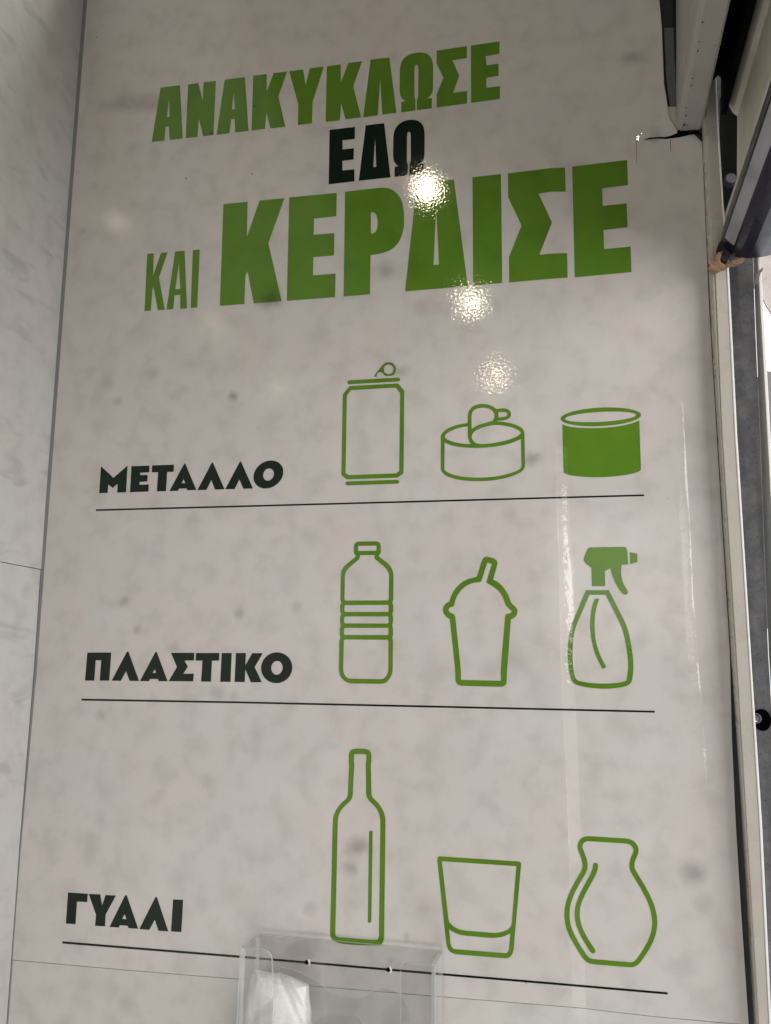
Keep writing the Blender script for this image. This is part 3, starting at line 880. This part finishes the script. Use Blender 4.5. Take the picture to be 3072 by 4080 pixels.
for i, (rx, rz) in enumerate([(9.2, 11.2)]):
    vs = []
    for k in range(40):
        t = 2 * math.pi * k / 40
        j = 1 + .035 * noise.noise(Vector((math.cos(t) * 2, math.sin(t) * 2, 4)))
        vs.append(bm.verts.new((hc.x + rx * .001 * j * math.cos(t), yw - .0006, hc.z + rz * .001 * j * math.sin(t))))
    f = bm.faces.new(vs)
    if f.normal.y > 0: f.normal_flip()
hole = build('hole', bm, M['black'], chan)
bc = pt(3013, 2862, yw - .004)
def ring_y(bm, c, r0, r1, y0, y1, n=28, a0=0, a1=2 * math.pi):
    full = abs(a1 - a0 - 2 * math.pi) < 1e-6
    rows = []
    for k in range(n if full else n + 1):
        t = a0 + (a1 - a0) * k / n
        rows.append([bm.verts.new((c.x + r * math.cos(t), y, c.z + r * math.sin(t))) for r, y in ((r0, y0), (r1, y0), (r1, y1), (r0, y1))])
    m = len(rows)
    for k in range(m if full else m - 1):
        a, b = rows[k], rows[(k + 1) % m]
        for i in range(4):
            bm.faces.new((a[i], a[(i + 1) % 4], b[(i + 1) % 4], b[i]))
    bmesh.ops.recalc_face_normals(bm, faces=bm.faces)
def disc_y(bm, c, r, y0, y1, n=24):
    a = [bm.verts.new((c.x + r * math.cos(2 * math.pi * k / n), y0, c.z + r * math.sin(2 * math.pi * k / n))) for k in range(n)]
    b = [bm.verts.new((c.x + r * math.cos(2 * math.pi * k / n), y1, c.z + r * math.sin(2 * math.pi * k / n))) for k in range(n)]
    for k in range(n):
        bm.faces.new((a[k], a[(k + 1) % n], b[(k + 1) % n], b[k]))
    bm.faces.new(a); bm.faces.new(list(reversed(b)))
    bmesh.ops.recalc_face_normals(bm, faces=bm.faces)
bm = bmesh.new()
ring_y(bm, bc, .0044, .0052, yw - .0045, yw - .001)
build('washer', bm, M['nylon'], chan)
bm = bmesh.new()
disc_y(bm, bc, .0034, yw - .0060, yw - .001)
build('bolt', bm, M['chrome'], chan, bevel=.0008)

# ------------------------------------------------------------------ overhead profiles running from the wall towards the viewer
def prof(l, y=0.0):
    return [(pt(u, v, y).x, pt(u, v, y).z) for u, v in l]
YN = -1.25
YS = -.0235
beam = tag(build('header_beam', prism_y(prof([(2693, -420), (2694, 488), (2696, 506), (2702, 517), (2713, 522), (2786, 517), (2794, 512), (2797, 502), (2797, -420)]), -.0005, YN, 30), M['beam'], smooth=False),
           'off-white painted header beam with dark specks, leaving the torn corner of the panel', 'beam')
zb_ = pt(2750, 522).z
def ptz(u, v, z):
    d = c2w(((u - CX) / F, (v - CY) / F, 1.0))
    return CAM + d * ((z - CAM.z) / d.z)
random.seed(3)
for (x, y, r) in ((797, 283, 10), (750, 530, 6), (735, 648, 9), (668, 995, 8), (652, 1090, 8), (592, 1370, 6), (585, 1472, 10), (960, 575, 6), (640, 945, 4), (680, 940, 4), (735, 1305, 4), (630, 1300, 4), (560, 1590, 12), (535, 1675, 9), (600, 1600, 7)):
    c = ptz(2550 + x / 3.1916, y / 3.1916, zb_ - .0003)
    bm = bmesh.new()
    R0 = 1.35 * r / 3.1916 * DIST / F
    vs = []
    for k in range(10):
        t = 2 * math.pi * k / 10
        j = R0 * random.uniform(.5, 1.15)
        vs.append(bm.verts.new((c.x + j * math.cos(t) * 1.1, c.y + j * math.sin(t) * 1.6, c.z)))
    f = bm.faces.new(vs)
    if f.normal.z > 0: f.normal_flip()
    build('dirt_speck', bm, M['rubber'], beam)

house = empty('shutter_housing', pt(2915, 860, -.3), 'beige shutter housing fascia at the top right, above the dark bar', 'shutter housing')
build('curved_fascia', prism_y(prof([(2898, -420), (2892, 300), (2893, 350), (2897, 390), (2906, 425), (2920, 450), (2938, 463), (2936, 700), (2934, 846), (2960, 848), (2962, -420)], YS), -.0235, YN, 12), M['beige'], house)
build('bottom_strip', prism_y(prof([(2889, 849), (2888, 880), (2930, 884), (2932, 849)], YS), -.0245, YN, 12), M['strip'], house, bevel=.001)
tag(build('slot_shade_slab', prism_y(prof([(2803, -420), (2803, 330), (2845, 318), (2860, 300), (2872, 310), (2872, 455), (2893, 460), (2893, -420)], YS), -.0235, YN, 6), M['black']),
    'black slab filling the shutter slot between the header beam and the housing, coloured as deep shade', 'shutter')  # black slab in the slot, its deep shade put into the colour
bar = empty('shutter_bar', pt(2950, 1000, -.3), 'glossy dark navy shutter bottom bar with a broken end, crossing the top right', 'shutter bar')
BP = [(2886, 888), (2870, 962), (2871, 978), (2878, 992), (2890, 1004), (2906, 1017), (2916, 1023), (2945, 1030), (2985, 1032), (3030, 1028), (3060, 1022), (3095, 1012), (3140, 985), (3140, 888)]
build('rail', prism_y(prof(BP, YS), -.0245, YN, 30), M['shutter'], bar, bevel=.0008)

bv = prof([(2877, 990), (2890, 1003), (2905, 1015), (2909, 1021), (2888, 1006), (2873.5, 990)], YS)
build('bevel_sheen_band', prism_y(bv, -.048, YN, 60), M['bevel_sheen'], bar)  # pale band laid on the bevel to stand in for its reflection

def lump(outline, y, depth, name, m, parent=None, amp=.0016, seed=0.0, label=None, cat=None, n=2):
    """ragged torn piece: outline slab, subdivided and crumpled in 3-D"""
    bm = bmesh.new()
    fill(bm, [outline], y, depth)
    bmesh.ops.triangulate(bm, faces=bm.faces)
    for _ in range(n):
        bmesh.ops.subdivide_edges(bm, edges=[e for e in bm.edges if e.calc_length() > .0022], cuts=1, use_grid_fill=False)
        bmesh.ops.triangulate(bm, faces=bm.faces)
    for v in bm.verts:
        q = v.co * 130 + Vector((seed, seed, seed))
        v.co += Vector((noise.noise(q), noise.noise(q + Vector((7, 3, 1))) * 1.6, noise.noise(q + Vector((2, 9, 5))))) * amp
    bmesh.ops.recalc_face_normals(bm, faces=bm.faces)
    o = build(name, bm, m, parent)
    if label: tag(o, label, cat)
    return o
def crop9(l):
    return [(2500 + x / 2.9126, 400 + y / 2.9126) for x, y in l]
lump(crop9([(1110, 1600), (1215, 1600), (1205, 1760), (1185, 1830), (1165, 1868), (1100, 1862), (1085, 1800), (1100, 1745), (1030, 1790), (1045, 1700), (1075, 1640)]), -.0290, .008, 'broken_end', M['rubber'], bar, .0008, 2.0)
foam = empty('torn_foam', pt(2890, 1070, -.018), 'torn brown foam stuffing sticking out under the broken end of the dark bar', 'foam')
lump(crop9([(1100, 1745), (1082, 1830), (1088, 1868), (1140, 1895), (1150, 1925), (1110, 1945), (1060, 1968), (1000, 1972), (958, 1975), (948, 1955), (960, 1925), (945, 1885), (975, 1862), (1000, 1850), (1012, 1800), (1040, 1770)]), -.0310, .007, 'wide_piece', M['foam'], foam, .0011, 5.0)
lump(crop9([(1140, 1893), (1165, 1872), (1210, 1856), (1290, 1838), (1340, 1822), (1368, 1822), (1355, 1845), (1325, 1872), (1280, 1892), (1220, 1908), (1155, 1930)]), -.0260, .005, 'thin_piece', M['foam'], foam, .0007, 8.0)
def crop7(l):
    return [(2780 + x / 5.531, 1060 + y / 5.531) for x, y in l]
leaf = lump(crop7([(1425, 30), (1442, 70), (1385, 150), (1355, 240), (1335, 320), (1330, 400), (1300, 390), (1285, 415), (1275, 360), (1255, 335), (1278, 250), (1300, 150), (1352, 95)]), -.005, .0012, 'leaf_shred', M['leaf'], None, .0005, 11.0,
            'small brown dried leaf shred caught on the edge of the galvanised channel', 'leaf', 1)
sc = pt(2908, 721, -.0100)
bm = bmesh.new()
disc_y(bm, pt(2908, 722, .02), .0062, .012, .026)
tag(build('screw_head', bm, M['greystrip'], bevel=.002), 'dull grey round screw head in the dark top of the guide channel', 'screw')

# ------------------------------------------------------------------ dark rubber strip left of the header beam
seal = empty('seal_strip', pt(2670, 430), 'dark narrow seal strip running up between the printed panel and the header beam', 'seal strip')
SL = [(-420, 2614), (0, 2627), (110, 2637), (200, 2641), (330, 2649), (380, 2655), (424, 2662), (520, 2655)]
SR = [(-420, 2664), (0, 2672), (110, 2676), (200, 2678), (330, 2685), (424, 2689), (520, 2693)]
def band(v0, v1, name, m, y, dl=0, dr=0):
    rows = []
    for k in range(9):
        v = lerp(v0, v1, k / 8)
        a, b = pt(interp(SL, v) + dl, v, y), pt(interp(SR, v) + dr, v, y)
        rows.append([(a.x, y, a.z), (b.x, y, b.z), (b.x, y + .002, b.z), (a.x, y + .002, a.z)])
    build(name, loft(rows), m, seal)
band(-420, 106, 'rubber_band', M['rubber'], .0025, -6, 8)
band(107, 424, 'metal_band', M['greystrip'], .0040, 8, 8)
band(425, 524, 'backing_band', M['frame'], .0018, -4, 8)

# ------------------------------------------------------------------ clear leaflet holder
hold = empty('leaflet_holder', pt(1400, 4400, -.02), 'clear acrylic leaflet holder screwed over the bottom line of the panel', 'leaflet holder')
TB = .0038                                    # sheet thickness
def sX(l):
    return [(900 + x / 1.7537, 3600 + y / 1.7537) for x, y in l]
BL, BR = pt(1028, 3718, -.003), pt(1764, 3786, -.003)
FL, FR = pt(963, 3776, -.052), pt(1730, 3846, -.052)
x0, x1 = BL.x, BR.x
ztop = (BL.z + BR.z) / 2
yb, yf = -.003, -.050
zlow = ztop - .30
def plate(loop_xz, y, t, name, m, hole=None):
    """clear plate outlined in (x, z), with its rim drawn by the thickness"""
    bm = bmesh.new()
    L = [[Vector((x, z, 0)) for x, z in loop_xz]]
    tris = tessellate_polygon(L)
    a = [bm.verts.new((x, y, z)) for x, z in loop_xz]
    b = [bm.verts.new((x, y + t, z)) for x, z in loop_xz]
    for q in tris:
        bm.faces.new([a[i] for i in q]); bm.faces.new([b[i] for i in reversed(q)])
    n = len(a)
    for i in range(n):
        f = bm.faces.new((a[i], a[(i + 1) % n], b[(i + 1) % n], b[i]))
        f.material_index = 1
    bmesh.ops.recalc_face_normals(bm, faces=bm.faces)
    o = build(name, bm, m, hold)
    o.data.materials.append(M['edge'])
    return o
zl, zr = BL.z, BR.z
plate([(x0 + .006, zl), (x1, zr), (x1, zlow), (x0, zlow), (x0, zl - .006), (x0 + .001, zl - .002)], yb - TB, TB, 'back_plate', M['acrylic'])
# side walls: a slanted upper edge runs from the back plate down to the front ears
def side_plate(x, zb_, zf_, name):
    bm = bmesh.new()
    prof_ = [(yb - TB - .0002, zb_), (yf + .0002, zf_), (yf + .0002, zlow), (yb - TB - .0002, zlow)]
    a = [bm.verts.new((x, y, z)) for y, z in prof_]
    b = [bm.verts.new((x + TB, y, z)) for y, z in prof_]
    bm.faces.new(a); bm.faces.new(list(reversed(b)))
    for i in range(4):
        f = bm.faces.new((a[i], a[(i + 1) % 4], b[(i + 1) % 4], b[i])); f.material_index = 1
    bmesh.ops.recalc_face_normals(bm, faces=bm.faces)
    o = build(name, bm, M['acrylic'], hold)
    o.data.materials.append(M['edge'])
zfl, zfr = FL.z, FR.z
side_plate(x0, zl - .002, zfl, 'side_wall')
side_plate(x1 - TB, zr - .001, zfr, 'side_wall')
def fx(l):                                    # measured on the plane of the front plate
    return [(pt(u, v, yf).x, pt(u, v, yf).z) for u, v in sX(l)]
LE = fx([(108, 312), (122, 303), (200, 308), (268, 316), (300, 330), (320, 355), (328, 385), (336, 640), (343, 860)])
lip = LE + [(LE[-1][0] + .001, zlow + .12), (LE[0][0] - .002, zlow + .12)]
plate(round_curve(lip, 1), yf - TB, TB, 'front_ear', M['acrylic'])
RE = fx([(1462, 432), (1440, 430), (1275, 413), (1245, 425), (1228, 450), (1222, 480), (1224, 860)])
lip = list(reversed(RE))
lip = [(RE[-1][0], zlow + .12), (x1, zlow + .12)] + [(x1 - .0004, RE[0][1])] + RE[1:]
plate(lip, yf - TB, TB, 'front_ear', M['acrylic'])
FT = fx([(345, 470), (450, 490), (560, 540), (620, 580), (680, 625), (720, 660), (770, 683), (830, 694), (900, 694), (945, 688), (985, 665), (1030, 640), (1080, 628), (1130, 632), (1175, 650), (1215, 690), (1245, 735), (1268, 800)])
front = FT + [(FT[-1][0] + .004, zlow + .1), (FT[0][0], zlow + .1)]
plate(round_curve(front, 1), yf + .012, .0012, 'front_plate', M['acrylic'])
th = fx([(610, 850), (640, 820), (690, 798), (740, 792), (880, 792), (915, 800), (935, 820), (948, 850)])
plate(th + [(th[-1][0] + .002, zlow + .1), (th[0][0] - .002, zlow + .1)], yf + .004, .0012, 'thumb_cutout', M['acrylic'])
for (u, v) in ((565, 411), (1135, 463)):
    q = sX([(u, v)])[0]
    c = pt(q[0], q[1], yb - TB - .001)
    bm = bmesh.new()
    disc_y(bm, c, .0022, yb - TB - .0012, yb - TB - .0003)
    s_ = build('mounting_hole', bm, M['black'], hold)
    bm = bmesh.new()
    ring_y(bm, c, .0024, .0038, yb - TB - .0030, yb - TB - .0003, 10, math.radians(-50), math.radians(62))
    build('glint_crescent', bm, M['nylon'], s_, bevel=.0004)  # white crescent standing in for the highlight beside the hole

# ------------------------------------------------------------------ crumpled tissue in the holder
def tissue():
    prof_l = sX([(188, 470), (172, 520), (158, 570), (148, 620), (142, 680), (138, 740), (134, 800), (130, 860), (128, 960)])
    prof_r = sX([(330, 476), (395, 488), (588, 572), (590, 640), (597, 690), (597, 780), (606, 820), (612, 860), (615, 960)])
    tops = sX([(188, 470), (205, 455), (260, 470), (330, 484), (390, 486), (450, 507), (520, 540), (580, 570)])
    yc = -.030
    bm = bmesh.new()
    nu, nv = 60, 90
    rr = random.Random(21)
    planes = [(rr.uniform(-1, 1), rr.uniform(-.8, .8), rr.uniform(-.25, .25)) for _ in range(9)]
    planes2 = [(rr.uniform(-1.4, 1.4), rr.uniform(-1, 1), rr.uniform(-.3, .3)) for _ in range(9)]
    def crumple(a, w):
        f = max(p[0] * (a - .5) + p[1] * (w - .5) + p[2] for p in planes)
        g = min(p[0] * (a - .45) + p[1] * (w - .6) - p[2] for p in planes2)
        return .55 * f + .5 * g
    def topv(u):
        tt = [(p[0], p[1]) for p in tops]
        return interp(tt, u)
    grids = []
    for side_ in (-1, 1):
        G = []
        for j in range(nv + 1):
            row = []
            w = j / nv
            for i in range(nu + 1):
                a = i / nu
                utop = lerp(tops[0][0], tops[-1][0], a)
                vtop = topv(utop)
                vbot = 3600 + 960 / 1.7537
                v = lerp(vtop, vbot, w)
                vq = lerp(3600 + 470 / 1.7537, vbot, w)
                ul = interp([(p[1], p[0]) for p in prof_l], vq)
                ur = interp([(p[1], p[0]) for p in sX([(580, 470), (584, 560), (590, 640), (597, 690), (597, 780), (606, 820), (612, 860), (615, 960)])], vq)
                u = lerp(ul, ur, a)
                e = min(a, 1 - a, w * 1.3) * 2
                puff = .011 * min(1, e * 2.2) ** .6
                q = Vector((u * .011, v * .011, side_ * 3))
                fold = crumple(a, w * 1.6) * .030 + noise.noise(q * 3.4) * .0005
                crease = .006 * math.exp(-(((u - 1115) - (v - 3890) * .42) / 12) ** 2) - .005 * math.exp(-(((u - 1150) - (v - 3890) * .55) / 11) ** 2)
                y = yc + side_ * puff + (fold + (crease * .5 if side_ < 0 else 0)) * min(1, e * 4)
                row.append(bm.verts.new(pt(u, v, y)))
            G.append(row)
        grids.append(G)
    for s_, G in enumerate(grids):
        for j in range(nv):
            for i in range(nu):
                bm.faces.new((G[j][i], G[j][i + 1], G[j + 1][i + 1], G[j + 1][i]))
    bmesh.ops.remove_doubles(bm, verts=bm.verts, dist=.0004)
    bmesh.ops.recalc_face_normals(bm, faces=bm.faces)
    return tag(build('tissue', bm, M['tissue'], smooth=True), 'crumpled white paper tissue stuffed in the left of the clear holder', 'tissue')
tissue()

# ------------------------------------------------------------------ ceiling lamps above and behind the viewer (seen as glints)
def lamp_at(u, v, h, power):
    w = pt(u, v, 0)
    mir = Vector((CAM.x, -CAM.y, CAM.z))
    d = w - mir
    t = h / d.z
    p = mir + d * t
    return area('ceiling_lamp', p, (p.x, p.y + .8, p.z - 1.0), .052, .052, power, (1.0, .86, .62), 'DISK')
q0, mir = pt(2520, 2300, 0), Vector((CAM.x, -CAM.y, CAM.z))
d_ = q0 - mir
q1 = mir + d_ * ((-3.2 - mir.y) / d_.y)       # added light standing for a bright street, mirrored as sheen on tape and panel
area('street_sheen_light', q1, q0, .80, .58, 2.3, (1.0, .95, .92))
lamp_at(1700, 752, 1.0, .62)
lamp_at(1878, 1205, 1.0, .48)
lamp_at(1975, 1498, 1.0, .36)
